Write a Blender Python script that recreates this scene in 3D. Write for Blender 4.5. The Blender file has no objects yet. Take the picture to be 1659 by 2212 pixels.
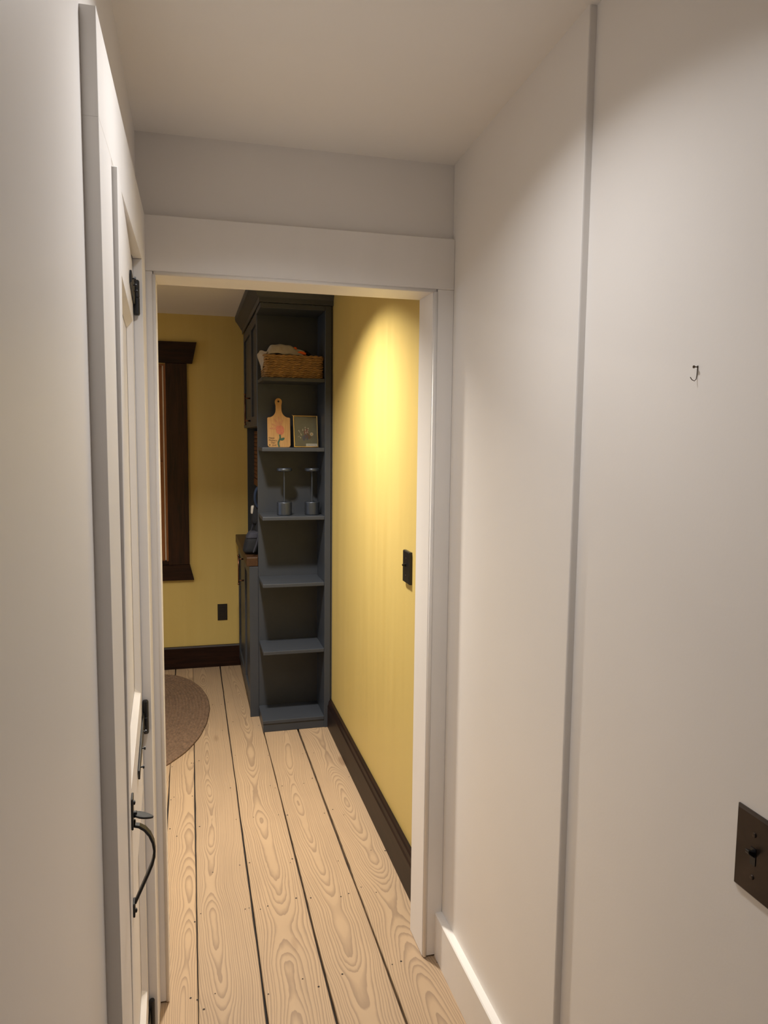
import bpy, bmesh, math, random
from mathutils import Vector, Matrix
random.seed(7)
scene = bpy.context.scene
COL = scene.collection

# ------------------------------------------------------------------ camera
YAW, PITCH, ROLL, FPX, EYE = 0.2566437, -0.0997068, -0.0106475, 1601.95, 1.567
def camera_axes(yaw, pitch, roll):
    f = Vector((math.sin(yaw)*math.cos(pitch), math.cos(yaw)*math.cos(pitch), math.sin(pitch)))
    r = Vector((math.cos(yaw), -math.sin(yaw), 0)); u = r.cross(f)
    c, s = math.cos(roll), math.sin(roll)
    return c*r - s*u, s*r + c*u, f
r_, u_, f_ = camera_axes(YAW, PITCH, ROLL)
cam = bpy.data.cameras.new('camera'); cam_o = bpy.data.objects.new('camera', cam); COL.objects.link(cam_o)
cam.sensor_fit = 'VERTICAL'; cam.sensor_height = 24.0; cam.lens = FPX/2212*24.0
cam.clip_start = 0.02
cam_o.matrix_world = Matrix(((r_.x, u_.x, -f_.x, 0), (r_.y, u_.y, -f_.y, 0), (r_.z, u_.z, -f_.z, EYE), (0, 0, 0, 1)))
scene.camera = cam_o

# ------------------------------------------------------------------ world and lights
w = bpy.data.worlds.new('night'); scene.world = w; w.use_nodes = True
w.node_tree.nodes['Background'].inputs[0].default_value = (0.85, 0.9, 1.0, 1)
w.node_tree.nodes['Background'].inputs[1].default_value = 0.04
def downlight(name, loc, power, color, size=0.13, spread=180):
    l = bpy.data.lights.new(name, 'AREA'); l.shape = 'DISK'; l.size = size; l.energy = power; l.color = color
    l.spread = math.radians(spread)
    o = bpy.data.objects.new(name, l); COL.objects.link(o); o.location = loc
    return o
downlight('downlight_by_doorway', (0.16, 2.86, 2.345), 31, (1.0, 0.93, 0.825), spread=126)
downlight('downlight_in_far_room', (-1.1, 3.55, 2.345), 6, (1.0, 0.90, 0.76))
downlight('downlight_in_passage', (0.23, 1.21, 2.355), 4.1, (0.98, 0.985, 1.0), spread=136)
# bluish fill light added at the unseen left end of the far room
l = bpy.data.lights.new('bluish_fill_left', 'AREA'); l.shape = 'RECTANGLE'; l.size = 1.0; l.size_y = 1.3; l.energy = 14; l.color = (0.55, 0.74, 1.0)
lo = bpy.data.objects.new('bluish_fill_left', l); COL.objects.link(lo); lo.location = (-3.95, 3.5, 1.4); lo.rotation_euler = (0, math.radians(-90), 0)

vs = scene.view_settings
vs.view_transform = 'Standard'; vs.look = 'None'; vs.gamma = 1.0; vs.use_curve_mapping = False
vs.exposure = 0.13

# ------------------------------------------------------------------ materials
def nodemat(name):
    m = bpy.data.materials.new(name); m.use_nodes = True
    nt = m.node_tree; b = nt.nodes['Principled BSDF']
    return m, nt, b
def N(nt, t, **kw):
    n = nt.nodes.new(t)
    for k, v in kw.items():
        if k == 'ins':
            for i, x in v.items(): n.inputs[i].default_value = x
        else: setattr(n, k, v)
    return n
def ramp(nt, stops):
    n = nt.nodes.new('ShaderNodeValToRGB'); cr = n.color_ramp
    while len(cr.elements) < len(stops): cr.elements.new(0.5)
    for e, (p, c) in zip(cr.elements, stops):
        e.position = p; e.color = c if len(c) == 4 else (*c, 1)
    return n
def math_(nt, op, a, b=None):
    n = nt.nodes.new('ShaderNodeMath'); n.operation = op
    for i, v in enumerate((a, b)):
        if v is None: continue
        if isinstance(v, (int, float)): n.inputs[i].default_value = v
        else: nt.links.new(v, n.inputs[i])
    return n.outputs[0]
def plain(name, col, rough=0.5, metal=0.0, spec=0.5, vary=0.06, scale=30, bump=0.0, bscale=200, stretch=(1, 1, 1), coat=0.0):
    m, nt, b = nodemat(name)
    tc = N(nt, 'ShaderNodeTexCoord'); mp = N(nt, 'ShaderNodeMapping'); mp.inputs['Scale'].default_value = stretch
    nt.links.new(tc.outputs['Object'], mp.inputs[0])
    no = N(nt, 'ShaderNodeTexNoise', ins={'Scale': scale, 'Detail': 4.0}); nt.links.new(mp.outputs[0], no.inputs['Vector'])
    lo = tuple(max(0, c*(1-vary)) for c in col); hi = tuple(min(1, c*(1+vary)) for c in col)
    rp = ramp(nt, [(0.3, lo), (0.7, hi)]); nt.links.new(no.outputs['Fac'], rp.inputs[0]); nt.links.new(rp.outputs[0], b.inputs['Base Color'])
    b.inputs['Roughness'].default_value = rough; b.inputs['Metallic'].default_value = metal
    b.inputs['Specular IOR Level'].default_value = spec; b.inputs['Coat Weight'].default_value = coat
    if bump:
        n2 = N(nt, 'ShaderNodeTexNoise', ins={'Scale': bscale, 'Detail': 3.0}); nt.links.new(mp.outputs[0], n2.inputs['Vector'])
        bp = N(nt, 'ShaderNodeBump', ins={'Strength': bump, 'Distance': 0.002}); nt.links.new(n2.outputs['Fac'], bp.inputs['Height'])
        nt.links.new(bp.outputs[0], b.inputs['Normal'])
    return m
def wood(name, light, dark, rough=0.45, axis=1, scale=14, spec=0.4):
    """straight-grained wood, streaks along one axis"""
    m, nt, b = nodemat(name)
    tc = N(nt, 'ShaderNodeTexCoord'); mp = N(nt, 'ShaderNodeMapping')
    s = [scale]*3; s[axis] = scale*0.07; mp.inputs['Scale'].default_value = s
    nt.links.new(tc.outputs['Object'], mp.inputs[0])
    no = N(nt, 'ShaderNodeTexNoise', ins={'Scale': 4.0, 'Detail': 6.0, 'Roughness': 0.65, 'Distortion': 0.4}); nt.links.new(mp.outputs[0], no.inputs['Vector'])
    rp = ramp(nt, [(0.32, dark), (0.68, light)]); nt.links.new(no.outputs['Fac'], rp.inputs[0]); nt.links.new(rp.outputs[0], b.inputs['Base Color'])
    b.inputs['Roughness'].default_value = rough; b.inputs['Specular IOR Level'].default_value = spec
    bp = N(nt, 'ShaderNodeBump', ins={'Strength': 0.12, 'Distance': 0.002}); nt.links.new(no.outputs['Fac'], bp.inputs['Height']); nt.links.new(bp.outputs[0], b.inputs['Normal'])
    return m
def floor_wood():
    """flat-sawn pine: growth rings of a log cut lengthwise, so the lines close into arches and eyes"""
    m, nt, b = nodemat('pine_floor'); L = nt.links
    tc = N(nt, 'ShaderNodeTexCoord'); oi = N(nt, 'ShaderNodeObjectInfo'); sx = N(nt, 'ShaderNodeSeparateXYZ'); L.new(tc.outputs['Object'], sx.inputs[0])
    x, y = sx.outputs[0], sx.outputs[1]
    seed = math_(nt, 'MULTIPLY', oi.outputs['Random'], 57.0)
    def noise(vx, vy, sc, det=1.0):
        cv = N(nt, 'ShaderNodeCombineXYZ'); L.new(vx, cv.inputs[0]) if not isinstance(vx, float) else None
        L.new(vy, cv.inputs[1]); L.new(seed, cv.inputs[2])
        n = N(nt, 'ShaderNodeTexNoise', ins={'Scale': sc, 'Detail': det, 'Roughness': 0.5}); L.new(cv.outputs[0], n.inputs['Vector'])
        return math_(nt, 'SUBTRACT', n.outputs['Fac'], 0.5)
    zero = math_(nt, 'MULTIPLY', x, 0.0)
    slow = noise(zero, y, 0.75, 3.0)
    drift = noise(math_(nt, 'ADD', zero, 9.0), y, 0.7, 1.0)
    cx = math_(nt, 'ADD', math_(nt, 'MULTIPLY', drift, 0.16), math_(nt, 'MULTIPLY', math_(nt, 'SUBTRACT', oi.outputs['Random'], 0.5), 0.05))
    dx = math_(nt, 'SUBTRACT', x, cx)
    wob = noise(math_(nt, 'MULTIPLY', x, 9.0), math_(nt, 'MULTIPLY', y, 2.6), 2.0, 3.0)
    fine = noise(math_(nt, 'MULTIPLY', x, 60.0), math_(nt, 'MULTIPLY', y, 8.0), 2.0, 2.0)
    h = math_(nt, 'ADD', math_(nt, 'MULTIPLY', slow, 0.24), 0.036)
    r = math_(nt, 'SQRT', math_(nt, 'ADD', math_(nt, 'MULTIPLY', dx, dx), math_(nt, 'MULTIPLY', h, h)))
    # knots swell the rings around them
    cv = N(nt, 'ShaderNodeCombineXYZ'); L.new(math_(nt, 'MULTIPLY', x, 4.0), cv.inputs[0]); L.new(math_(nt, 'MULTIPLY', y, 1.15), cv.inputs[1]); L.new(seed, cv.inputs[2])
    vo = N(nt, 'ShaderNodeTexVoronoi', ins={'Scale': 1.0, 'Randomness': 1.0}); L.new(cv.outputs[0], vo.inputs['Vector'])
    kd = math_(nt, 'MULTIPLY', vo.outputs['Distance'], vo.outputs['Distance'])
    swell = math_(nt, 'POWER', 2.718, math_(nt, 'MULTIPLY', kd, -22.0))
    r = math_(nt, 'ADD', r, math_(nt, 'MULTIPLY', swell, 0.016))
    r = math_(nt, 'ADD', r, math_(nt, 'MULTIPLY', wob, 0.0075)); r = math_(nt, 'ADD', r, math_(nt, 'MULTIPLY', fine, 0.0012))
    cvr = N(nt, 'ShaderNodeCombineXYZ'); L.new(math_(nt, 'MULTIPLY', r, 60.0), cvr.inputs[0]); L.new(seed, cvr.inputs[1])
    nr_ = N(nt, 'ShaderNodeTexNoise', ins={'Scale': 1.0, 'Detail': 2.0}); L.new(cvr.outputs[0], nr_.inputs['Vector'])
    r = math_(nt, 'ADD', r, math_(nt, 'MULTIPLY', nr_.outputs['Fac'], 0.012))
    ring = math_(nt, 'FRACT', math_(nt, 'MULTIPLY', r, 1/0.0056))
    grain = ramp(nt, [(0.0, (0.455, 0.325, 0.205)), (0.45, (0.445, 0.315, 0.197)), (0.80, (0.325, 0.227, 0.146)), (0.94, (0.300, 0.208, 0.135)), (1.0, (0.455, 0.325, 0.205))])
    L.new(ring, grain.inputs[0])
    # board to board tone, and small dark knots
    tone = N(nt, 'ShaderNodeMix', data_type='RGBA', blend_type='MULTIPLY'); tone.inputs[0].default_value = 1.0
    L.new(grain.outputs[0], tone.inputs['A'])
    t2 = ramp(nt, [(0.0, (0.93, 0.93, 0.94)), (1.0, (1.05, 1.03, 1.0))]); L.new(oi.outputs['Random'], t2.inputs[0]); L.new(t2.outputs[0], tone.inputs['B'])
    kn = ramp(nt, [(0.0, (1, 1, 1)), (0.055, (1, 1, 1)), (0.085, (0, 0, 0))]); L.new(vo.outputs['Distance'], kn.inputs[0])
    km = N(nt, 'ShaderNodeMix', data_type='RGBA'); L.new(math_(nt, 'MULTIPLY', kn.outputs[0], 0.55), km.inputs[0]); L.new(tone.outputs['Result'], km.inputs['A'])
    km.inputs['B'].default_value = (0.20, 0.115, 0.065, 1)
    patch = noise(math_(nt, 'MULTIPLY', x, 6.0), math_(nt, 'MULTIPLY', y, 2.0), 1.5, 4.0)
    pm = N(nt, 'ShaderNodeMix', data_type='RGBA', blend_type='MULTIPLY'); pm.inputs[0].default_value = 0.35
    pr = ramp(nt, [(0.3, (0.80, 0.80, 0.82)), (0.6, (1, 1, 1))]); L.new(math_(nt, 'ADD', patch, 0.5), pr.inputs[0])
    L.new(km.outputs['Result'], pm.inputs['A']); L.new(pr.outputs[0], pm.inputs['B'])
    L.new(pm.outputs['Result'], b.inputs['Base Color'])
    b.inputs['Roughness'].default_value = 0.5; b.inputs['Specular IOR Level'].default_value = 0.35
    bp = N(nt, 'ShaderNodeBump', ins={'Strength': 0.10, 'Distance': 0.001}); L.new(ring, bp.inputs['Height']); L.new(bp.outputs[0], b.inputs['Normal'])
    return m
def yellow_plaster():
    m, nt, b = nodemat('yellow_wall_paint'); L = nt.links
    tc = N(nt, 'ShaderNodeTexCoord'); mp = N(nt, 'ShaderNodeMapping'); mp.inputs['Scale'].default_value = (9, 9, 0.5)
    L.new(tc.outputs['Object'], mp.inputs[0])
    no = N(nt, 'ShaderNodeTexNoise', ins={'Scale': 2.2, 'Detail': 5.0, 'Roughness': 0.55}); L.new(mp.outputs[0], no.inputs['Vector'])
    rp = ramp(nt, [(0.25, (0.60, 0.445, 0.142)), (0.75, (0.635, 0.483, 0.163))]); L.new(no.outputs['Fac'], rp.inputs[0]); L.new(rp.outputs[0], b.inputs['Base Color'])
    rr = ramp(nt, [(0.3, (0.40,)*3), (0.7, (0.48,)*3)]); L.new(no.outputs['Fac'], rr.inputs[0]); L.new(rr.outputs[0], b.inputs['Roughness'])
    n2 = N(nt, 'ShaderNodeTexNoise', ins={'Scale': 260.0, 'Detail': 2.0}); L.new(tc.outputs['Object'], n2.inputs['Vector'])
    bp = N(nt, 'ShaderNodeBump', ins={'Strength': 0.18, 'Distance': 0.0015}); L.new(n2.outputs['Fac'], bp.inputs['Height']); L.new(bp.outputs[0], b.inputs['Normal'])
    return m
def glass(name):
    m, nt, b = nodemat(name)
    b.inputs['Base Color'].default_value = (0.95, 0.97, 0.96, 1); b.inputs['Transmission Weight'].default_value = 1.0
    b.inputs['Roughness'].default_value = 0.02; b.inputs['IOR'].default_value = 1.3
    return m
WALL = plain('white_wall_paint', (0.845, 0.805, 0.765), 0.42, spec=0.5, vary=0.015, scale=3, bump=0.06, bscale=160)
CEIL = plain('ceiling_paint', (0.90, 0.865, 0.825), 0.8, spec=0.3, vary=0.015, scale=3, bump=0.04, bscale=120)
TRIM = plain('white_gloss_trim', (0.86, 0.82, 0.78), 0.42, spec=0.5, vary=0.02, scale=8, bump=0.10, bscale=90, stretch=(1, 1, 0.3))
YELLOW = yellow_plaster()
FLOOR = floor_wood()
GAP = plain('dark_gap', (0.018, 0.014, 0.012), 0.9)
NAIL = plain('nail_hole', (0.03, 0.02, 0.015), 0.8)
DARKWOOD = wood('dark_stained_wood', (0.022, 0.010, 0.007), (0.007, 0.004, 0.0035), 0.45, axis=1, spec=0.2)
DARKWOODV = wood('dark_stained_wood_upright', (0.040, 0.013, 0.006), (0.010, 0.004, 0.003), 0.42, axis=2, spec=0.25)
DARKWOODX = wood('dark_stained_wood_level', (0.026, 0.009, 0.005), (0.008, 0.003, 0.0025), 0.42, axis=0, spec=0.2)
SASH = wood('orange_sash_wood', (0.30, 0.11, 0.03), (0.19, 0.065, 0.018), 0.4, axis=2)
LINER = plain('pale_sash_liner', (0.62, 0.55, 0.46), 0.5)
CAB = plain('blue_grey_cabinet_paint', (0.044, 0.050, 0.062), 0.40, spec=0.35, vary=0.03, scale=10, bump=0.03)
IRON = plain('black_iron', (0.010, 0.010, 0.011), 0.42, spec=0.5, vary=0.2, bump=0.15, bscale=120)
PLASTIC = plain('black_plastic', (0.008, 0.008, 0.009), 0.30, vary=0.1)
BRONZE = plain('dark_bronze_plate', (0.050, 0.036, 0.028), 0.30, metal=0.7, vary=0.25, scale=20)
PULL = plain('bronze_pull', (0.17, 0.08, 0.045), 0.30, metal=0.9, vary=0.2)
WICKER = plain('woven_seagrass', (0.27, 0.150, 0.052), 0.65, vary=0.28, scale=45, bump=0.1, bscale=300)
BAMBOO = wood('bamboo', (0.56, 0.32, 0.115), (0.44, 0.235, 0.075), 0.5, axis=2, scale=40)
HOLE = plain('board_hole', (0.02, 0.012, 0.008), 0.8)
PINK = plain('coral_paint', (0.50, 0.155, 0.075), 0.6, vary=0.12, scale=60)
PINKPALE = plain('coral_paint_faint', (0.47, 0.215, 0.085), 0.6, vary=0.10, scale=60)
GREEN = plain('green_paint', (0.025, 0.085, 0.045), 0.6, vary=0.2)
INK = plain('black_ink', (0.006, 0.005, 0.005), 0.6)
BRASS = plain('brass', (0.72, 0.50, 0.20), 0.22, metal=1.0, vary=0.1)
CARD = plain('olive_card', (0.155, 0.140, 0.095), 0.8, vary=0.08)
PAPER = plain('white_paper', (0.62, 0.60, 0.56), 0.8)
CREAM = plain('cream_petal', (0.55, 0.46, 0.34), 0.8, vary=0.2)
RED = plain('dry_red_petal', (0.20, 0.05, 0.05), 0.8, vary=0.3)
SLATE = plain('dry_blue_petal', (0.085, 0.095, 0.14), 0.8, vary=0.3)
BROWN = plain('dry_brown_petal', (0.14, 0.075, 0.05), 0.8, vary=0.3)
GLASS = glass('clear_glass')
GRAPHITE = plain('graphite_metal', (0.075, 0.088, 0.115), 0.40, metal=0.75, vary=0.05)
COUNTER = wood('brown_countertop_wood', (0.075, 0.034, 0.013), (0.034, 0.015, 0.007), 0.45, axis=1, scale=10)
SLAT = wood('reddish_slat_wood', (0.20, 0.070, 0.020), (0.11, 0.036, 0.011), 0.5, axis=1, scale=20)
NAVY = plain('navy_fabric', (0.006, 0.007, 0.011), 0.8, vary=0.2, bump=0.4, bscale=400)
GREYF = plain('grey_fabric', (0.034, 0.036, 0.052), 0.85, vary=0.12, bump=0.4, bscale=400)
BLUEF = plain('blue_fabric', (0.010, 0.024, 0.060), 0.8, vary=0.15, bump=0.3, bscale=400)
PALEF = plain('pale_cloth', (0.34, 0.30, 0.27), 0.9, vary=0.12, scale=40, bump=0.3, bscale=500)
WHITEF = plain('white_cloth', (0.50, 0.47, 0.42), 0.9, vary=0.08)
ORANGEF = plain('orange_cloth', (0.75, 0.13, 0.02), 0.8, vary=0.08)
BLACKF = plain('black_cloth', (0.008, 0.008, 0.009), 0.9)
JUTE = plain('jute', (0.165, 0.100, 0.060), 0.9, vary=0.32, scale=70, bump=0.5, bscale=350)
STEEL = plain('small_nail_steel', (0.10, 0.07, 0.045), 0.4, metal=0.8)

# ------------------------------------------------------------------ mesh helpers
class MB:
    def __init__(s): s.v = []; s.f = []; s.mi = []
    def add(s, vs_, fs, mi=0):
        o = len(s.v); s.v += [tuple(p) for p in vs_]; s.f += [tuple(i+o for i in f) for f in fs]; s.mi += [mi]*len(fs)
    def box(s, x0, x1, y0, y1, z0, z1, mi=0):
        s.add([(x0,y0,z0),(x1,y0,z0),(x1,y1,z0),(x0,y1,z0),(x0,y0,z1),(x1,y0,z1),(x1,y1,z1),(x0,y1,z1)],
              [(0,3,2,1),(4,5,6,7),(0,1,5,4),(1,2,6,5),(2,3,7,6),(3,0,4,7)], mi)
        return s
    def prism(s, pts, vec, mi=0):
        """closed outline pts (3-D, planar) swept along vec"""
        n = len(pts); a = [Vector(p) for p in pts]; b = [p+Vector(vec) for p in a]
        s.add(a+b, [tuple(range(n-1, -1, -1)), tuple(range(n, 2*n))]+[(i, (i+1) % n, n+(i+1) % n, n+i) for i in range(n)], mi)
        return s
    def loft(s, rings, closed=True, caps=True, mi=0):
        n = len(rings[0]); vs_ = [p for r in rings for p in r]; fs = []
        for k in range(len(rings)-1):
            for i in range(n if closed else n-1):
                j = (i+1) % n
                fs.append((k*n+i, k*n+j, (k+1)*n+j, (k+1)*n+i))
        if caps and closed:
            fs.append(tuple(range(n-1, -1, -1))); fs.append(tuple((len(rings)-1)*n+i for i in range(n)))
        s.add(vs_, fs, mi); return s
    def tube(s, path, rad, n=8, closed=False, mi=0):
        P = [Vector(p) for p in path]; m = len(P); R = rad if isinstance(rad, (list, tuple)) else [rad]*m
        rings = []; up = None
        for i, p in enumerate(P):
            t = (P[(i+1) % m]-P[i-1]) if closed else (P[min(i+1, m-1)]-P[max(i-1, 0)])
            t.normalize()
            if up is None: up = Vector((0, 0, 1)) if abs(t.z) < 0.9 else Vector((1, 0, 0))
            a = t.cross(up).normalized(); b_ = a.cross(t).normalized(); up = b_
            rings.append([p+R[i]*(math.cos(2*math.pi*k/n)*a+math.sin(2*math.pi*k/n)*b_) for k in range(n)])
        if closed: rings.append(rings[0])
        s.loft(rings, True, not closed, mi); return s
    def ribbon(s, path, width, thick, side, mi=0):
        """flat bar along path; width along the fixed vector side"""
        P = [Vector(p) for p in path]; S = Vector(side).normalized(); m = len(P); rings = []
        for i, p in enumerate(P):
            t = (P[min(i+1, m-1)]-P[max(i-1, 0)]).normalized(); nn = t.cross(S).normalized()
            wi = width[i] if isinstance(width, (list, tuple)) else width
            rings.append([p+S*wi/2+nn*thick/2, p-S*wi/2+nn*thick/2, p-S*wi/2-nn*thick/2, p+S*wi/2-nn*thick/2])
        s.loft(rings, True, True, mi); return s
    def lathe(s, prof, center=(0, 0, 0), n=32, mi=0, axis='Z'):
        c = Vector(center); rings = []
        for r, z in prof:
            ring = []
            for k in range(n):
                a = 2*math.pi*k/n
                p = (r*math.cos(a), r*math.sin(a), z)
                if axis == 'X': p = (p[2], p[0], p[1])
                if axis == 'Y': p = (p[0], -p[2], p[1])
                ring.append(c+Vector(p))
            rings.append(ring)
        s.loft(rings, True, True, mi); return s
    def build(s, name, mat, parent=None, smooth=False, bevel=0.0, seg=1, sub=0):
        me = bpy.data.meshes.new(name); me.from_pydata([tuple(p) for p in s.v], [], s.f)
        mats = mat if isinstance(mat, (list, tuple)) else [mat]
        for m in mats: me.materials.append(m)
        if len(mats) > 1: me.polygons.foreach_set('material_index', s.mi)
        bm = bmesh.new(); bm.from_mesh(me); bmesh.ops.recalc_face_normals(bm, faces=bm.faces[:]); bm.to_mesh(me); bm.free()
        if smooth: me.polygons.foreach_set('use_smooth', [True]*len(me.polygons))
        me.update()
        o = bpy.data.objects.new(name, me); COL.objects.link(o)
        if parent is not None: o.parent = parent
        if bevel:
            b = o.modifiers.new('bevel', 'BEVEL'); b.width = bevel; b.segments = seg; b.limit_method = 'ANGLE'; b.angle_limit = math.radians(35)
        if sub:
            b = o.modifiers.new('sub', 'SUBSURF'); b.levels = sub; b.render_levels = sub
        return o
def tag(o, label=None, cat=None, group=None, kind=None):
    if label: o['label'] = label
    if cat: o['category'] = cat
    if group: o['group'] = group
    if kind: o['kind'] = kind
    return o
def empty(name, loc=(0, 0, 0), rz=0.0):
    o = bpy.data.objects.new(name, None); COL.objects.link(o); o.location = loc; o.rotation_euler = (0, 0, rz)
    o.empty_display_size = 0.1
    return o
def box(*a): return MB().box(*a)

# ------------------------------------------------------------------ the setting: floor
XR, XRN, XL = 0.72, 0.735, -0.126         # passage walls
YW, YJ = 2.018, 2.13                      # doorway wall, near and far face
YB, XY = 5.08, 0.727                      # far wall and yellow side wall of the room beyond
ZC, ZR = 2.318, 2.35                      # ceilings
XF = -4.00                                # left end of the room beyond
floor = box(XF-0.1, 0.82, -2.7, YB+0.1, -0.09, -0.022).build('floor', GAP)
tag(floor, 'pale pine floorboards with dark gaps between them', 'floor', kind='structure')
edges = [-0.112-0.178*k for k in range(22, 0, -1)]+[-0.112, 0.0, 0.180, 0.361, 0.5435, 0.7265]
def edge_line(i, seed):
    rnd = random.Random(seed*31+i); pts = []
    n = 70; v = 0.0
    for k in range(n+1):
        v = v*0.8+rnd.gauss(0, 0.0007); pts.append((-2.65+k*(YB+2.65)/n, v))
    return pts
def floorboard(i, x0, x1):
    g0 = 0.0028 if i > 22 else 0.002
    L_ = edge_line(i, 1); R_ = edge_line(i+1, 2); cx = (x0+x1)/2
    fat0 = 0.0035 if abs(x0-0.361) < 0.01 or abs(x0-0.5435) < 0.01 else g0
    fat1 = 0.0035 if abs(x1-0.361) < 0.01 or abs(x1-0.5435) < 0.01 else g0
    if abs(x0) < 0.01: fat0 = 0.0015
    if abs(x1) < 0.01: fat1 = 0.0015
    rings = []
    for (y, a), (_, b) in zip(L_, R_):
        xa, xb = x0-cx+fat0+a, x1-cx-fat1+b; e = 0.0018
        rings.append([(xa, y, -0.022), (xa, y, -e), (xa+e, y, 0), (xb-e, y, 0), (xb, y, -e), (xb, y, -0.022)])
    o = MB().loft(rings).build('floor_board', FLOOR, floor)
    o.location = (cx, 0, 0)
    return o
for i in range(len(edges)-1): floorboard(i, edges[i], edges[i+1])
nails = MB()
def nail_dot(x, y, r):
    nails.add([(x, y, 0.0006)]+[(x+r*math.cos(a*math.pi/4), y+r*math.sin(a*math.pi/4), 0.0006) for a in range(8)], [(0, 1+k, 1+(k+1) % 8) for k in range(8)])
for row in (1.72, 1.98, 2.36, 2.60, 2.94, 3.22, 3.55, 3.98, 4.35):
    for i in range(22, len(edges)-1):
        a, b = edges[i], edges[i+1]
        for t in (0.10, 0.86, random.choice((0.3, 0.62, 0.95))):
            if random.random() < 0.8:
                nail_dot(a+(b-a)*t+random.gauss(0, 0.006), row+random.gauss(0, 0.022), random.uniform(0.0020, 0.0034))
no_ = nails.build('nail_heads', NAIL, floor); tag(no_, 'small dark nail heads', kind='stuff')

# ------------------------------------------------------------------ walls and ceilings
def structure(o, label, cat): return tag(o, label, cat, kind='structure')
structure(box(XR, 0.86, 1.30, YW, 0, 2.45).build('wall_right', WALL, bevel=0.003, seg=2), 'off-white passage wall between the doorway and the vertical edge', 'wall')
structure(box(XRN, 0.86, -0.6, 1.30, 0, 2.45).build('wall_right_near', WALL), 'off-white near wall with a black switch plate and a nail', 'wall')
# left wall runs a little out of square and holds the ajar door
LROT = -0.0082; LPIV = Vector((-0.128, 1.07, 0))
def leftframe(name): return empty(name, LPIV, LROT)
lw = leftframe('wall_left'); structure(lw, 'off-white left wall beside the white panelled door', 'wall')
# local: x=0 wall face, y along the wall measured from the casing's near edge
YO0, YO1, ZO = 0.150, 0.800, 1.985        # door opening
box(-0.12, 0, -1.67, YO0, 0, 2.5).build('wall_section', WALL, lw)
box(-0.12, 0, YO1, 0.955, 0, 2.5).build('wall_section', WALL, lw)
box(-0.12, 0, YO0, YO1, ZO, 2.5).build('wall_section', WALL, lw)
wf = MB()
wf.box(-0.30, -0.10, YW, 2.075, 0, 2.5); wf.box(0.68, 0.86, YW, 2.075, 0, 2.5); wf.box(-0.10, 0.68, YW, 2.075, 1.985, 2.5)
structure(wf.build('wall_front', WALL), 'off-white wall above and around the doorway', 'wall')
ww = MB()
ww.box(XF, -0.10, 2.075, YJ, 0, 2.5); ww.box(0.68, 0.86, 2.075, YJ, 0, 2.5); ww.box(-0.10, 0.68, 2.075, YJ, 1.985, 2.5)
structure(ww.build('wall_room_near', YELLOW), 'yellow face of the doorway wall, turned to the far room', 'wall')
cl = MB(); cl.add([(-0.3, YW, ZC), (0.86, YW, ZC), (0.86, 1.25, 2.362), (-0.3, 1.25, 2.362), (0.86, -0.6, 2.366), (-0.3, -0.6, 2.366)], [(0, 1, 2, 3), (3, 2, 4, 5)])
cl.add([(-0.3, YW, 2.46), (0.86, YW, 2.46), (0.86, -0.6, 2.46), (-0.3, -0.6, 2.46)], [(0, 1, 2, 3)])
structure(cl.build('ceiling', CEIL), 'off-white passage ceiling sloping slightly down to the doorway', 'ceiling')
structure(box(XF-0.1, 0.86, YJ-0.06, YB+0.1, ZR, 2.48).build('ceiling_room', CEIL), 'grey shaded ceiling strip of the yellow room', 'ceiling')
structure(box(XY, 0.86, YJ, YB+0.1, 0, 2.48).build('wall_room_right', YELLOW), 'brightly lit yellow wall running from the doorway to the shelves', 'wall')
structure(box(XF-0.1, XF, YJ-0.05, YB+0.1, 0, 2.48).build('wall_room_left', YELLOW), 'yellow left wall of the far room', 'wall')
WX0, WX1, WZ0, WZ1 = -0.98, -0.135, 0.71, 2.03      # window opening
wb = MB(); wb.box(XF, WX0, YB, YB+0.12, 0, 2.48); wb.box(WX1, XY, YB, YB+0.12, 0, 2.48); wb.box(WX0, WX1, YB, YB+0.12, 0, WZ0); wb.box(WX0, WX1, YB, YB+0.12, WZ1, 2.48)
structure(wb.build('wall_room_far', YELLOW), 'shaded yellow far wall with the dark-framed window', 'wall')

# baseboards
bb = MB().prism([(XR, 1.30, 0), (0.698, 1.30, 0), (0.698, 1.30, 0.136), (0.701, 1.30, 0.139), (XR, 1.30, 0.139)], (0, 0.70, 0))
structure(bb.build('baseboard_right', TRIM), 'white baseboard along the right passage wall', 'baseboard')
structure(box(0.715, XRN, -0.6, 1.297, 0, 0.139).build('baseboard_right_near', TRIM), 'white baseboard along the near right wall', 'baseboard')
bb = MB().prism([(XY, YJ, 0), (0.703, YJ, 0), (0.703, YJ, 0.118), (0.707, YJ, 0.126), (0.709, YJ, 0.143), (0.714, YJ, 0.149), (XY, YJ, 0.149)], (0, 3.845-YJ, 0))
structure(bb.build('baseboard_room_right', DARKWOOD), 'dark stained baseboard under the bright yellow wall', 'baseboard')
bb = MB().prism([(XF, YB, 0), (XF, YB-0.022, 0), (XF, YB-0.022, 0.14), (XF, YB-0.016, 0.149), (XF, YB, 0.149)], (0.345-XF, 0, 0))
structure(bb.build('baseboard_room_far', DARKWOODX), 'dark stained baseboard under the window wall', 'baseboard')

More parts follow.
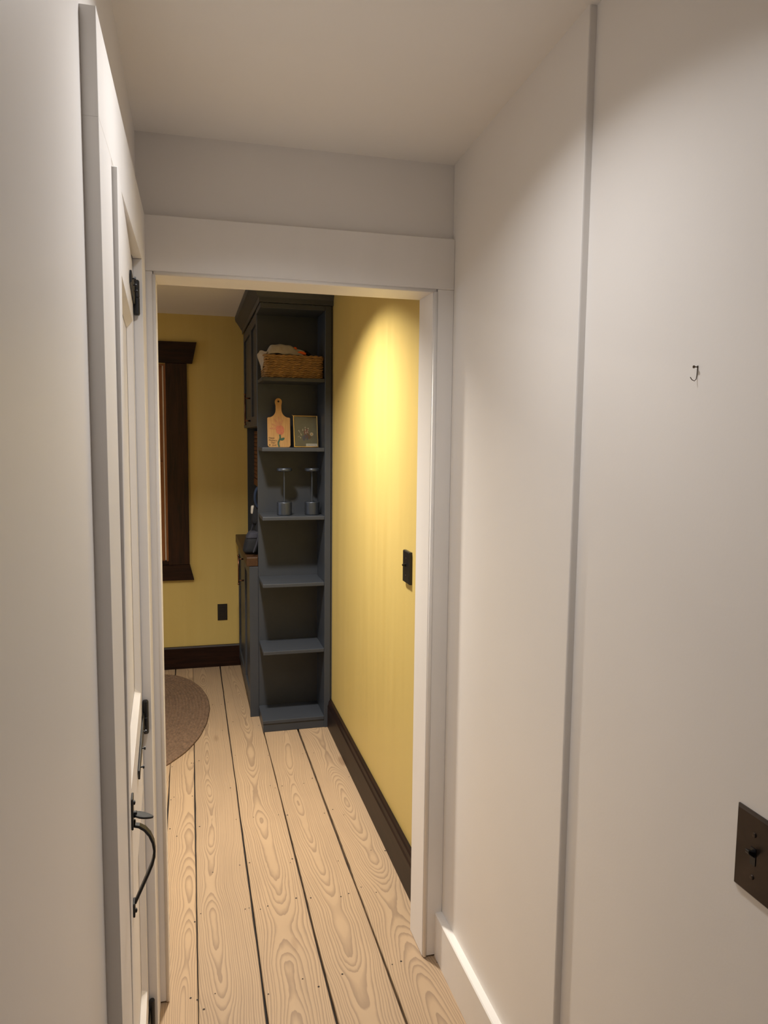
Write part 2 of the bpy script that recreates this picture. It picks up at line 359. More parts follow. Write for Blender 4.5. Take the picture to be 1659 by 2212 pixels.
# ------------------------------------------------------------------ doorway casing (trim_1)
t1 = empty('trim_1', (0.29, 2.0, 0)); structure(t1, 'white flat casing and jambs around the open doorway', 'door casing')
def tpart(name, mb, mat=TRIM, parent=t1, off=(0.29, 2.0, 0), **k):
    mb.v = [(x-off[0], y-off[1], z-off[2]) for x, y, z in mb.v]
    return mb.build(name, mat, parent, **k)
tpart('head_casing', box(-0.110, XR, 1.998, YW, 1.978, 2.115), bevel=0.0015)
tpart('side_casing', box(0.672, XR, 2.000, YW, 0.004, 1.978), bevel=0.0015)
tpart('side_casing', box(-0.110, -0.083, 2.000, YW, 0.004, 1.978), bevel=0.0015)
tpart('jamb', box(0.660, 0.682, 2.006, YJ, 0.002, 1.985), bevel=0.001)
tpart('jamb', box(-0.095, -0.078, 2.006, YJ, 0.002, 1.985), bevel=0.001)
tpart('head_jamb', box(-0.078, 0.660, 2.006, YJ, 1.970, 1.985), bevel=0.001)
tpart('bead', MB().tube([(0.667, 2.002, 0.004), (0.667, 2.002, 1.970)], 0.006, 10), smooth=True)
tpart('bead', MB().tube([(-0.081, 2.002, 0.004), (-0.081, 2.002, 1.970)], 0.005, 10), smooth=True)
tpart('bead', MB().tube([(-0.081, 2.002, 1.974), (0.667, 2.002, 1.974)], 0.005, 10), smooth=True)

# ------------------------------------------------------------------ left door casing (trim_2)
t2 = leftframe('trim_2'); structure(t2, 'thick white casing around the door on the left wall', 'door casing')
CT = 0.0205
box(0, CT, 0.0, 0.928, 1.9775, 2.113).build('head_casing', TRIM, t2, bevel=0.0004)
box(0, CT, 0.0, 0.146, 0.0, 1.9774).build('side_casing', TRIM, t2, bevel=0.0004)
box(0, CT, 0.800, 0.928, 0.0, 1.977).build('side_casing', TRIM, t2, bevel=0.0008)
box(-0.10, -0.002, 0.8005, 0.806, 0.0, 1.985).build('jamb', TRIM, t2)
box(-0.10, -0.002, 0.144, 0.1495, 0.0, 1.985).build('jamb', TRIM, t2)

# ------------------------------------------------------------------ the door, slightly ajar and warped
HX, HY, DW, DZ0, DZ1 = -0.1225, 1.8655, 0.643, 0.012, 1.968
DANG = math.radians(1.72)
door = empty('door_1', (HX, HY, 0), DANG); structure(door, 'white panelled door standing slightly ajar with black iron hinges and thumb latch', 'door')
def warp(mb):   # local y runs 0 (hinge) to -DW (latch); the latch edge leans out towards the top
    mb.v = [(x+(-y/DW)*(z-1.0)*0.0056, y, z) for x, y, z in mb.v]; return mb
T = 0.036; ST = 0.070
def dpart(name, mb, mat=TRIM, parent=door, **k): return warp(mb).build(name, mat, parent, **k)
dpart('stile', box(-T, 0, -ST, 0, DZ0, DZ1), bevel=0.001)
dpart('stile', box(-T, 0, -DW, -DW+ST, DZ0, DZ1), bevel=0.001)
RA = [(1.822, DZ1), (0.72, 0.960), (DZ0, 0.20)]
for a, b in RA: dpart('rail', box(-T, 0, -DW+ST, -ST, a, b), bevel=0.001)
def door_panel(z0, z1):
    y0, y1 = -DW+ST, -ST; e = 0.016; d = -0.013
    dpart('panel', box(-T+0.006, d, y0, y1, z0, z1))
    m = MB()
    for (ya, za, yb, zb, yc, zc, yd, zd) in ((y0, z0, y1, z0, y1-e, z0+e, y0+e, z0+e), (y1, z0, y1, z1, y1-e, z1-e, y1-e, z0+e), (y1, z1, y0, z1, y0+e, z1-e, y1-e, z1-e), (y0, z1, y0, z0, y0+e, z0+e, y0+e, z1-e)):
        m.add([(-0.001, ya, za), (-0.001, yb, zb), (d+0.0005, yc, zc), (d+0.0005, yd, zd)], [(0, 1, 2, 3)])
    dpart('panel_moulding', m)
door_panel(0.960, 1.822); door_panel(0.20, 0.72)
def strap_hinge(zc, h, z0, z1, length, hw):
    hin = empty('hinge', (0, 0, 0)); hin.parent = door; hin['label'] = 'black iron strap hinge'
    warp(MB().prism([(0.001, -0.004, zc-hw), (0.001, -0.05, zc-hw), (0.001, -length*0.8, zc-hw*0.62), (0.001, -length, zc-hw*0.55), (0.001, -length, zc+hw*0.55), (0.001, -length*0.8, zc+hw*0.62), (0.001, -0.05, zc+hw), (0.001, -0.004, zc+hw)], (0.004, 0, 0))).build('strap', IRON, hin, bevel=0.0008)
    m = MB(); m.lathe([(0.0, z0), (0.0062, z0), (0.0072, z0+0.003), (0.0072, (z0+z1)/2-0.001), (0.0062, (z0+z1)/2), (0.0072, (z0+z1)/2+0.001), (0.0072, z1-0.003), (0.0055, z1), (0, z1)], (0.008, -0.006, 0), 16)
    m.build('knuckle', IRON, hin, smooth=False)
    for t in (0.28, 0.58, 0.88):
        warp(MB().lathe([(0, 0.004), (0.0016, 0.004), (0.0016, 0.009), (0.0042, 0.0095), (0.0034, 0.0125), (0, 0.0128)], (0, -length*t, zc), 12, axis='X')).build('screw', IRON, hin)
strap_hinge(1.891, 0, 1.846, 1.926, 0.228, 0.022)
strap_hinge(0.872, 0, 0.834, 0.918, 0.326, 0.017)
strap_hinge(0.083, 0, 0.038, 0.126, 0.30, 0.020)
# thumb latch
la = empty('thumb_latch', (0, 0, 0)); la.parent = door; la['label'] = 'black iron thumb latch with a bowed grip'
yl = -(HY-1.283)
def lpart(name, mb, **k): return warp(mb).build(name, IRON, la, **k)
lpart('back_plate', box(0, 0.0035, yl-0.014, yl+0.014, 0.897, 0.952), bevel=0.001)
lpart('back_plate', box(0, 0.0035, yl-0.011, yl+0.011, 0.737, 0.762), bevel=0.001)
grip = [(0.003, 0.900), (0.012, 0.8975), (0.021, 0.891), (0.029, 0.880), (0.0345, 0.866), (0.0365, 0.852), (0.036, 0.840), (0.0325, 0.826), (0.026, 0.810), (0.018, 0.792), (0.010, 0.774), (0.003, 0.758)]
lpart('grip', MB().ribbon([(x, yl, z) for x, z in grip], [0.012, 0.014, 0.016, 0.017, 0.017, 0.016, 0.015, 0.014, 0.013, 0.012, 0.011, 0.010], 0.0045, (0, 1, 0)), bevel=0.001)
leaf = []
for k in range(16):
    a = 2*math.pi*k/16; u = math.cos(a); leaf.append((0.019+0.0165*u-0.0035*(1-abs(u))*0, yl+0.0105*math.sin(a)*(1-0.35*u), 0.918-0.010*(0.5+0.5*u)))
lpart('thumb_piece', MB().prism(leaf, (0.001, 0, 0.0035)), bevel=0.0008)
lpart('lever_stem', box(0.002, 0.009, yl-0.004, yl+0.004, 0.914, 0.924), bevel=0.001)
for z in (0.940, 0.906, 0.744): lpart('screw', MB().lathe([(0, 0.003), (0.0042, 0.003), (0.0036, 0.006), (0, 0.007)], (0, yl, z), 12, axis='X'))

# ------------------------------------------------------------------ wall plates, nail hook
def screw_y(parent, loc, axis, mat, r=0.0035):
    d = 0.0016 if axis == 'X' else 0.0016
    return MB().lathe([(0, 0), (r, 0), (r*0.8, d), (0, d*1.2)], loc, 12, axis=axis).build('screw', mat, parent)
# near right: dark bronze double plate, faces -X
sw = empty('light_switch', (XRN, 0.793, 1.009)); tag(sw, 'dark bronze toggle switch plate on the near right wall', 'light switch')
m = MB(); m.loft([[(0, -0.036, -0.0585), (0, 0.036, -0.0585), (0, 0.036, 0.0585), (0, -0.036, 0.0585)], [(-0.0022, -0.036, -0.0585), (-0.0022, 0.036, -0.0585), (-0.0022, 0.036, 0.0585), (-0.0022, -0.036, 0.0585)], [(-0.0055, -0.0325, -0.055), (-0.0055, 0.0325, -0.055), (-0.0055, 0.0325, 0.055), (-0.0055, -0.0325, 0.055)]])
m.build('plate', BRONZE, sw)
m = MB().prism([(-0.005, -0.0048, -0.012), (-0.005, -0.0048, 0.012), (-0.0065, -0.0048, 0.012), (-0.0065, -0.0048, -0.012)], (0, 0.0096, 0)); m.build('toggle_collar', PLASTIC, sw)
MB().prism([(-0.005, -0.0038, -0.002), (-0.005, -0.0038, 0.007), (-0.0165, -0.0038, 0.0115), (-0.0165, -0.0038, 0.0065)], (0, 0.0076, 0)).build('toggle', PLASTIC, sw, bevel=0.0008)
for dz in (0.030, -0.030): MB().lathe([(0, 0), (0.0035, 0), (0.0028, -0.0016), (0, -0.002)], (-0.0055, 0, dz), 12, axis='X').build('screw', BRONZE, sw)
# yellow wall switch
sw = empty('light_switch', (XY, 2.424, 1.124)); tag(sw, 'black toggle switch plate on the bright yellow wall', 'light switch')
m = MB(); hw, hh = 0.0385, 0.056
m.loft([[(0, -hw, -hh), (0, hw, -hh), (0, hw, hh), (0, -hw, hh)], [(-0.008, -hw, -hh), (-0.008, hw, -hh), (-0.008, hw, hh), (-0.008, -hw, hh)], [(-0.0115, -hw+.003, -hh+.003), (-0.0115, hw-.003, -hh+.003), (-0.0115, hw-.003, hh-.003), (-0.0115, -hw+.003, hh-.003)]])
m.build('plate', PLASTIC, sw)
MB().prism([(-0.011, -0.004, 0.002), (-0.011, -0.004, 0.012), (-0.024, -0.004, 0.011), (-0.024, -0.004, 0.005)], (0, 0.008, 0)).build('toggle', PLASTIC, sw, bevel=0.0008)
for dz in (0.030, -0.030): MB().lathe([(0, 0), (0.0035, 0), (0.0028, -0.0016), (0, -0.002)], (-0.0115, 0, dz), 12, axis='X').build('screw', BRONZE, sw)
# far wall outlet
ou = empty('wall_outlet', (0.2015, YB, 0.373)); tag(ou, 'small black outlet plate low on the far yellow wall', 'outlet')
m = MB(); hw, hh = 0.0325, 0.056
m.loft([[(-hw, 0, -hh), (hw, 0, -hh), (hw, 0, hh), (-hw, 0, hh)], [(-hw, -0.003, -hh), (hw, -0.003, -hh), (hw, -0.003, hh), (-hw, -0.003, hh)], [(-hw+.003, -0.006, -hh+.003), (hw-.003, -0.006, -hh+.003), (hw-.003, -0.006, hh-.003), (-hw+.003, -0.006, hh-.003)]])
m.build('plate', PLASTIC, ou)
for dz in (0.020, -0.020): box(-0.016, 0.016, -0.0075, -0.0055, dz-0.013, dz+0.013).build('socket', PLASTIC, ou, bevel=0.001)
# nail with a bent wire on the near right wall
nh = empty('picture_hook', (XRN, 0.967, 1.667)); tag(nh, 'tiny bent wire picture hook and nail on the near right wall', 'picture hook')
MB().lathe([(0, 0), (0.0009, 0), (0.0009, -0.006), (0.0022, -0.0062), (0.0022, -0.0075), (0, -0.0076)], (0, 0, 0.010), 10, axis='X').build('nail', STEEL, nh)
MB().tube([(-0.001, -0.001, 0.012), (-0.001, -0.0005, 0.006), (-0.001, 0.0, -0.002), (-0.0015, 0.0005, -0.008), (-0.004, 0.001, -0.0105), (-0.0075, 0.002, -0.009), (-0.010, 0.003, -0.005)], 0.0006, 6).build('wire', STEEL, nh)

# ------------------------------------------------------------------ window
wi = empty('window_1', ((WX0+WX1)/2, YB, 0)); structure(wi, 'dark stained double-hung window with flared head and sill boards', 'window')
WO = ((WX0+WX1)/2, YB, 0)
def wpart(name, mb, mat, parent=wi, **k):
    mb.v = [(x-WO[0], y-WO[1], z) for x, y, z in mb.v]; return mb.build(name, mat, parent, **k)
lc = 2*WO[0]
wpart('side_casing', box(-0.143, -0.009, YB-0.020, YB, 0.712, 2.033), DARKWOODV, bevel=0.001)
wpart('side_casing', box(lc+0.009, lc+0.143, YB-0.020, YB, 0.712, 2.033), DARKWOODV, bevel=0.001)
wpart('head_casing', MB().prism([(0.055, YB, 2.171), (0.025, YB, 2.034), (lc-0.025, YB, 2.034), (lc-0.055, YB, 2.171)], (0, -0.030, 0)), DARKWOODX, bevel=0.001)
wpart('apron', MB().prism([(-0.008, YB, 0.711), (0.018, YB, 0.607), (lc-0.018, YB, 0.607), (lc+0.008, YB, 0.711)], (0, -0.026, 0)), DARKWOODX, bevel=0.001)
for s, (a, b) in enumerate(((-0.157, -0.135), (lc+0.135, lc+0.157))): wpart('jamb', box(a, b, YB-0.002, YB+0.11, 0.71, 2.03), SASH)
for a, b in ((-0.1655, -0.158), (lc+0.158, lc+0.1655)): wpart('sash_liner', box(a, b, YB+0.012, YB+0.06, 0.74, 2.02), LINER)
def sash(z0, z1, y):
    s = empty('sash', (0, 0, 0)); s.parent = wi
    x0, x1 = lc+0.166, -0.166
    for a, b in ((x0, x0+0.05), (x1-0.05, x1)): wpart('stile', box(a, b, y, y+0.035, z0, z1), SASH, s, bevel=0.001)
    for a, b in ((z0, z0+0.055), (z1-0.045, z1)): wpart('rail', box(x0+0.05, x1-0.05, y, y+0.035, a, b), SASH, s, bevel=0.001)
    wpart('pane', box(x0+0.048, x1-0.048, y+0.015, y+0.019, z0+0.05, z1-0.04), GLASS, s)
sash(0.735, 1.395, YB+0.022); sash(1.37, 2.025, YB+0.060)
wpart('stool', box(lc+0.135, -0.135, YB-0.012, YB+0.10, 0.712, 0.735), DARKWOODX, bevel=0.001)
wpart('head_jamb', box(lc+0.135, -0.135, YB, YB+0.11, 2.018, 2.03), SASH)

# ------------------------------------------------------------------ bookcase end unit
BX0, BX1, BY0, BY1 = 0.358, 0.717, 3.84, 4.08
bk = empty('bookcase', (0.54, 3.96, 0)); tag(bk, 'tall narrow blue-grey built-in bookcase open on its left side', 'bookcase')
BO = (0.54, 3.96, 0)
def bpart(name, mb, parent=bk, **k):
    k.setdefault('bevel', 0.0015); mb.v = [(x-BO[0], y-BO[1], z) for x, y, z in mb.v]; return mb.build(name, CAB, parent, **k)
bpart('back_panel', box(BX0, BX1, BY1, BY1+0.018, 0.0, 2.2375))
bpart('side_panel', box(0.685, BX1, BY0, BY1, 0.0, 2.2375))
bpart('scribe_strip', box(BX1, XY, BY0+0.012, BY0+0.03, 0.150, 2.24), bevel=0)
SH = [(1.868, 0.018), (1.511, 0.020), (1.153, 0.020), (0.799, 0.020), (0.438, 0.020)]
for z, t in SH: bpart('shelf', box(BX0+0.002, 0.685, BY0+0.004, BY1, z-t, z), bevel=0.003, seg=2)
bpart('bottom_shelf', box(BX0-0.002, 0.685, BY0, BY1, 0.044, 0.064), bevel=0.003, seg=2)
bpart('plinth', box(BX0, 0.686, BY0+0.004, BY1, 0.0, 0.044))
bpart('top_panel', box(BX0-0.004, 0.685, BY0, BY1, 2.212, 2.2375))

# ------------------------------------------------------------------ cabinets behind the bookcase, facing left
UC = (0.54, 4.59, 0)
uc = empty('upper_cabinet', (0.54, 4.59, 1.62)); tag(uc, 'blue-grey upper cabinet with long bronze pull above the countertop', 'cabinet')
def cpart(name, mb, mat, parent, off, **k):
    mb.v = [(x-off[0], y-off[1], z-off[2]) for x, y, z in mb.v]; return mb.build(name, mat, parent, **k)
uo = (0.54, 4.59, 1.62)
cpart('body', box(0.377, XY, BY1+0.018, YB, 1.62, 2.24), CAB, uc, uo, bevel=0.001)
def cab_door(parent, off, xf, y0, y1, z0, z1, handle_y, hz0, hz1):
    d = empty('cabinet_door', (0, 0, 0)); d.parent = parent
    s = 0.058; t = 0.019
    for a, b in ((y0, y0+s), (y1-s, y1)): cpart('door_stile', box(xf, xf+t, a, b, z0, z1), CAB, d, off, bevel=0.001)
    for a, b in ((z0, z0+s), (z1-s, z1)): cpart('door_rail', box(xf, xf+t, y0+s, y1-s, a, b), CAB, d, off, bevel=0.001)
    cpart('door_panel', box(xf+0.010, xf+t, y0+s, y1-s, z0+s, z1-s), CAB, d, off)
    if handle_y is not None:
        h = MB(); x = xf-0.030
        h.tube([(x, handle_y, hz0+0.01), (x, handle_y, hz1-0.01)], 0.0042, 10)
        for z, sg in ((hz0, 1), (hz1, -1)): h.lathe([(0, z), (0.006, z+sg*0.002), (0.0065, z+sg*0.006), (0.0045, z+sg*0.010), (0.0045, z+sg*0.013), (0, z+sg*0.014)], (x, handle_y, 0), 12)
        for z in (hz0+0.028, hz1-0.028): h.tube([(x, handle_y, z), (xf, handle_y, z)], [0.0035, 0.0055], 10)
        cpart('pull_handle', h, PULL, d, off, smooth=True)
cab_door(uc, uo, 0.357, BY1+0.0185, 4.508, 1.622, 2.236, None, 0, 0)
cab_door(uc, uo, 0.357, 4.512, YB-0.004, 1.622, 2.236, 4.556, 1.632, 1.822)
lo_ = (0.52, 4.59, 0)
lcab = empty('lower_cabinet', lo_); tag(lcab, 'blue-grey lower cabinet with bronze pull under the wooden countertop', 'cabinet')
cpart('body', box(0.330, XY, BY1+0.018, YB, 0.0, 0.853), CAB, lcab, lo_, bevel=0.001)
cpart('end_panel', box(0.309, 0.357, BY1, BY1+0.018, 0.0, 0.853), CAB, lcab, lo_, bevel=0.001)
cab_door(lcab, lo_, 0.311, BY1+0.022, 4.53, 0.06, 0.845, None, 0, 0)
cab_door(lcab, lo_, 0.311, 4.534, YB-0.004, 0.06, 0.845, 4.578, 0.655, 0.845)
cpart('base_rail', box(0.320, 0.330, BY1+0.018, YB, 0.0, 0.06), CAB, lcab, lo_)
ct = MB().prism([(x-0.51, y-4.58, 0) for x, y in ((0.294, 4.084), (0.357, 4.084), (0.357, 4.0985), (XY, 4.0985), (XY, YB), (0.294, YB))], (0, 0, 0.051))
ct = ct.build('countertop', COUNTER, bevel=0.004, seg=2); ct.location = (0.51, 4.58, 0.854); tag(ct, 'brown wooden countertop on the lower cabinet', 'countertop')
# slatted wooden roll-up panel in the niche
ro = (0.43, 4.59, 1.24)
rp_ = empty('roll_up_panel', ro); tag(rp_, 'reddish slatted wooden panel under the upper cabinet', 'shutter')
cpart('bottom_rail', box(0.418, 0.436, BY1+0.02, YB-0.013, 1.245, 1.290), SLAT, rp_, ro, bevel=0.002)
z = 1.293
while z < 1.60:
    cpart('slat', box(0.421, 0.433, BY1+0.02, YB-0.013, z, z+0.024), SLAT, rp_, ro, bevel=0.004, seg=2); z += 0.026
nb = box(0.700, XY, BY1+0.018, YB, 0.905, 1.62); cpart('niche_back', nb, CAB, uc, uo)
cpart('niche_end', box(0.377, 0.70, YB-0.012, YB, 0.905, 1.62), CAB, uc, uo)

# crown moulding
prof = [(0.0, 2.238), (0.004, 2.238), (0.006, 2.262), (0.012, 2.268), (0.022, 2.285), (0.036, 2.306), (0.046, 2.318), (0.050, 2.332), (0.050, 2.350), (0.0, 2.350)]
rings = [[(XY, 3.838-o, z) for o, z in prof], [(0.353-o, 3.838-o, z) for o, z in prof], [(0.353-o, YB, z) for o, z in prof]]
cr = MB().loft(rings, True, True).build('trim_3', CAB); structure(cr, 'blue-grey crown moulding over bookcase and upper cabinet', 'moulding')

# ------------------------------------------------------------------ rug
rug = MB(); A_, B_, RC = 0.372, 0.768, (-0.285, 4.187); RT = -0.088
RW = 0.019; nr = int(A_/RW); seg = 420
rings = []
ct_, st_ = math.cos(RT), math.sin(RT)
prof_r = []
for k in range(nr):
    for q in range(5): prof_r.append((k+q/5.0))
prof_r.append(nr)
for pr in prof_r:
    d = A_-(nr-pr)*RW if False else pr*RW + (A_-nr*RW)
    a, b = d, d+(B_-A_)
    k = int(min(pr, nr-0.001)); fr = pr-k
    ring = []
    for s_ in range(seg):
        th = 2*math.pi*s_/seg
        wob = 0.0012*math.sin(th*7+k)+0.0008*math.sin(th*23+k*2)
        lump = 0.5+0.5*math.sin(th*150+k*1.9+(fr-0.5)*3.0)
        zz = 0.002+0.0085*math.sqrt(max(0, math.sin(math.pi*min(1, max(0, fr)))))*(0.72+0.28*lump)
        if pr == nr: zz = 0.0005
        u_x, v_y = (a+wob)*math.cos(th), (b+wob)*math.sin(th)
        ring.append((u_x*ct_-v_y*st_, u_x*st_+v_y*ct_, zz))
    rings.append(ring)
rug.loft(rings, True, True)
rg = rug.build('braided_rug', JUTE, smooth=True); rg.location = (RC[0], RC[1], 0.0); tag(rg, 'oval braided jute rug on the floorboards', 'rug')

# ------------------------------------------------------------------ basket with cloths on the top shelf
bz = 1.8682
bs = empty('wicker_basket', (0.527, 3.945, bz)); tag(bs, 'woven seagrass basket on the top shelf', 'basket')
hx, hy, hgt, rows = 0.149, 0.074, 0.116, 9
def rect_path(hx_, hy_, n=120, r=0.018):
    pts = []; per = []
    segs = [((-hx_+r, -hy_), (hx_-r, -hy_)), ((hx_-r, -hy_, -90), None), ((hx_, -hy_+r), (hx_, hy_-r)), ((hx_-r, hy_-r, 0), None), ((hx_-r, hy_), (-hx_+r, hy_)), ((-hx_+r, hy_-r, 90), None), ((-hx_, hy_-r), (-hx_, -hy_+r)), ((-hx_+r, -hy_+r, 180), None)]
    for s_ in segs:
        if s_[1] is None:
            cx_, cy_, a0 = s_[0]
            if a0 == -90: cy_ = -hy_+r
            for k in range(4): a = math.radians(a0+90*k/4); pts.append((cx_+r*math.cos(a), cy_+r*math.sin(a)))
        else:
            (xa, ya), (xb, yb) = s_; ln = math.hypot(xb-xa, yb-ya); m_ = max(4, int(ln/0.006))
            for k in range(m_): pts.append((xa+(xb-xa)*k/m_, ya+(yb-ya)*k/m_))
    return pts
for rw in range(rows):
    zc = 0.0065+rw*(hgt-0.012)/(rows-1); fl = 1.0+0.02*rw/rows
    base = rect_path(hx*fl, hy*fl); npt = len(base)
    strand = MB(); rnd = random.Random(rw)
    for s_ in range(2):
        path = []; rad = []
        for i, (px, py) in enumerate(base):
            ph = i*2*math.pi/9.0+s_*math.pi+rw*2.1
            nx, ny = px/(hx*fl), py/(hy*fl)
            l_ = math.hypot(nx, ny); ux, uy = nx/l_, ny/l_
            path.append((px+ux*0.0036*math.cos(ph), py+uy*0.0036*math.cos(ph), zc+0.0036*math.sin(ph)+0.0008*math.sin(i*0.31+rw)))
            rad.append(0.0046*(1+0.12*math.sin(i*0.7+rw*3)))
        strand.tube(path, rad, 7, closed=True)
    strand.build('woven_strand', WICKER, bs, smooth=True)
st_b = MB()
for px, py in rect_path(hx-0.004, hy-0.004)[::5]: st_b.tube([(px, py, 0.001), (px, py, hgt)], 0.0025, 5)
st_b.build('stakes', WICKER, bs, smooth=True)
box(-hx+0.004, hx-0.004, -hy+0.004, hy-0.004, 0.001, 0.006).build('basket_floor', WICKER, bs)
# pale cloth: a heap inside the basket with one corner hanging over the left end
def heap(u, v):
    x = -0.150+0.235*u; y = -0.066+0.120*v
    e = min(1.0, 7*u)*min(1.0, 5*v+0.25)*min(1.0, 4*(1-v)+0.1)*max(0.0, min(1.0, 2.6*(1-u)))
    z = 0.104+e*(0.030+0.036*math.sin(math.pi*min(1.0, 0.25+0.62*u)))+0.0035*math.sin(9*u+16*v)+0.003*math.sin(26*u-6*v)+0.004*abs(math.sin(5*v+2*u))
    return (x, y, z)
pc = empty('folded_cloth', (0.527, 3.945, bz)); tag(pc, 'pale grey cloth heaped in the basket and hanging over its left end', 'cloth')
def sheet(name, mat, fn, nu, nv, thick, parent):
    m = MB(); g = [[fn(i/nu, j/nv) for j in range(nv+1)] for i in range(nu+1)]; w_ = nv+1
    m.add([p for r in g for p in r], [(i*w_+j, i*w_+j+1, (i+1)*w_+j+1, (i+1)*w_+j) for i in range(nu) for j in range(nv)])
    o = m.build(name, mat, parent, smooth=True)
    q = o.modifiers.new('solid', 'SOLIDIFY'); q.thickness = thick; q.offset = -1
    q = o.modifiers.new('sub', 'SUBSURF'); q.levels = q.render_levels = 2
    return o
sheet('heap', PALEF, heap, 14, 8, 0.006, pc)
def corner(u, v):
    # a flap beside the basket's left end: u from the rim down to the pointed tip, v across it
    wdt = (1-u**1.6)*(0.55+0.45*math.sin(math.pi*min(1, 0.25+u*0.9)))
    x = -0.166+0.004*u+(v-0.5)*0.046*wdt+(0.012 if u < 0.1 else 0.0)
    y = -0.052+0.010*math.cos(v*3.1)-0.006*math.sin(math.pi*u)
    return (x, y, 0.136-0.100*u+0.004*math.sin(6*v)*(1-u))
sheet('hanging_corner', PALEF, corner, 12, 6, 0.004, pc)
def roll(x0, x1, y, z, r0, r1, mat, name, label, bend=0.0, cat='cloth'):
    m = MB(); n = 9; path = []; rad = []
    for i in range(n):
        t = i/(n-1); path.append((x0+(x1-x0)*t, y+0.006*math.sin(t*3), z+bend*math.sin(math.pi*t)))
        rad.append((r0+(r1-r0)*t)*(0.55+0.45*math.sin(math.pi*(0.15+0.75*t))))
    m.tube(path, rad, 10); o = m.build(name, mat, smooth=True); o.location = (0.527, 3.945, bz); tag(o, label, cat); return o
roll(-0.060, 0.026, -0.050, 0.126, 0.012, 0.011, WHITEF, 'rolled_cloth', 'small white rolled cloth at the basket rim beside the orange one', 0.006)
roll(0.020, 0.066, -0.052, 0.128, 0.010, 0.009, ORANGEF, 'rolled_cloth', 'bright orange cloth tip sticking out of the basket', 0.004)
roll(-0.020, 0.062, -0.030, 0.140, 0.012, 0.006, WHITEF, 'rolled_cloth', 'thin white cloth fold behind the orange tip in the basket', 0.006)
roll(0.006, 0.018, -0.036, 0.154, 0.008, 0.008, ORANGEF, 'cloth_tag', 'small orange cloth tag on top of the heaped cloth', 0.002)
roll(0.030, 0.095, -0.012, 0.126, 0.018, 0.010, BLACKF, 'rolled_cloth', 'black cloth bundle at the right of the basket heap', 0.014)

# ------------------------------------------------------------------ cutting board
def outline_board():
    pts = []; W2 = 0.0605; sh = 0.158; nk = 0.0150; top = 0.262; rr = 0.012
    for a in range(5): t = math.radians(180+90*a/4); pts.append((-W2+rr+rr*math.cos(t), rr+rr*math.sin(t)))
    right = []
    for a in range(5): t = math.radians(270+90*a/4); right.append((W2-rr+rr*math.cos(t), rr+rr*math.sin(t)))
    pts += right
    pts.append((W2, sh-0.004)); pts.append((W2-0.003, sh))
    for k in range(1, 8):
        t = k/7; pts.append((W2-0.003-(W2-0.003-nk)*math.sin(t*math.pi/2)**0.9, sh+0.044*(1-math.cos(t*math.pi/2))))
    pts.append((nk, 0.224)); pts.append((0.0178, 0.236))
    for a in range(0, 9): t = math.radians(-5+190*a/8); pts.append((0.0185*math.cos(t), top-0.0185+0.0185*math.sin(t)))
    pts.append((-0.0178, 0.236)); pts.append((-nk, 0.224))
    for k in range(7, 0, -1):
        t = k/7; pts.append((-(W2-0.003-(W2-0.003-nk)*math.sin(t*math.pi/2)**0.9), sh+0.044*(1-math.cos(t*math.pi/2))))
    pts.append((-W2+0.003, sh)); pts.append((-W2, sh-0.004))
    return pts
cb = empty('cutting_board', (0.4640, 3.985, 1.512)); cb.rotation_euler = (-0.13, 0, 0)
tag(cb, 'bamboo paddle cutting board with a painted coral flower and handwriting', 'cutting board')
MB().prism([(x, 0, z) for x, z in outline_board()], (0, 0.010, 0)).build('board', BAMBOO, cb)
def flat(pts, y, name, mat, parent, th=0.0005):
    return MB().prism([(x, y, z) for x, z in pts], (0, -th, 0)).build(name, mat, parent)
def disc(cx_, cz_, rx, rz, n=14, rot=0.0, jit=0.0, seed=1):
    rnd = random.Random(seed); out = []
    for k in range(n):
        a = 2*math.pi*k/n; r = 1+rnd.uniform(-jit, jit)
        u, v = rx*r*math.cos(a), rz*r*math.sin(a)
        out.append((cx_+u*math.cos(rot)-v*math.sin(rot), cz_+u*math.sin(rot)+v*math.cos(rot)))
    return out
flat(disc(0, 0.2445, 0.0055, 0.0055), 0.0, 'hang_hole', HOLE, cb)
pet = MB()
for k, (a, ln) in enumerate(((150, 0.040), (118, 0.050), (93, 0.052), (68, 0.042), (178, 0.048))):
    t = math.radians(a); c_ = (0.002+0.62*ln*math.cos(t), 0.098+0.75*ln*math.sin(t))
    pet.prism([(x, 0, z) for x, z in disc(c_[0], c_[1], ln*0.55, 0.0062, 14, t, 0.12, k)], (0, -0.0003-0.00004*k, 0))
pet.build('painted_petals', PINKPALE, cb)
flat(disc(0.006, 0.090, 0.0225, 0.026, 26, 0.2, 0.10, 5), -0.0002, 'painted_blossom', PINK, cb, 0.0006)
stem = [(0.0, 0.0015), (-0.004, 0.014), (-0.004, 0.026), (0.002, 0.038), (0.006, 0.048), (0.0055, 0.058), (0.004, 0.067)]
sm = MB().ribbon([(x, -0.0012, z) for x, z in stem], 0.0008, 0.0085, (0, 1, 0)); sm.build('painted_stem', GREEN, cb)
flat([(0.004, 0.037), (0.016, 0.034), (0.027, 0.040), (0.030, 0.049), (0.024, 0.051), (0.012, 0.048)], -0.0010, 'painted_leaf', GREEN, cb, 0.0005)
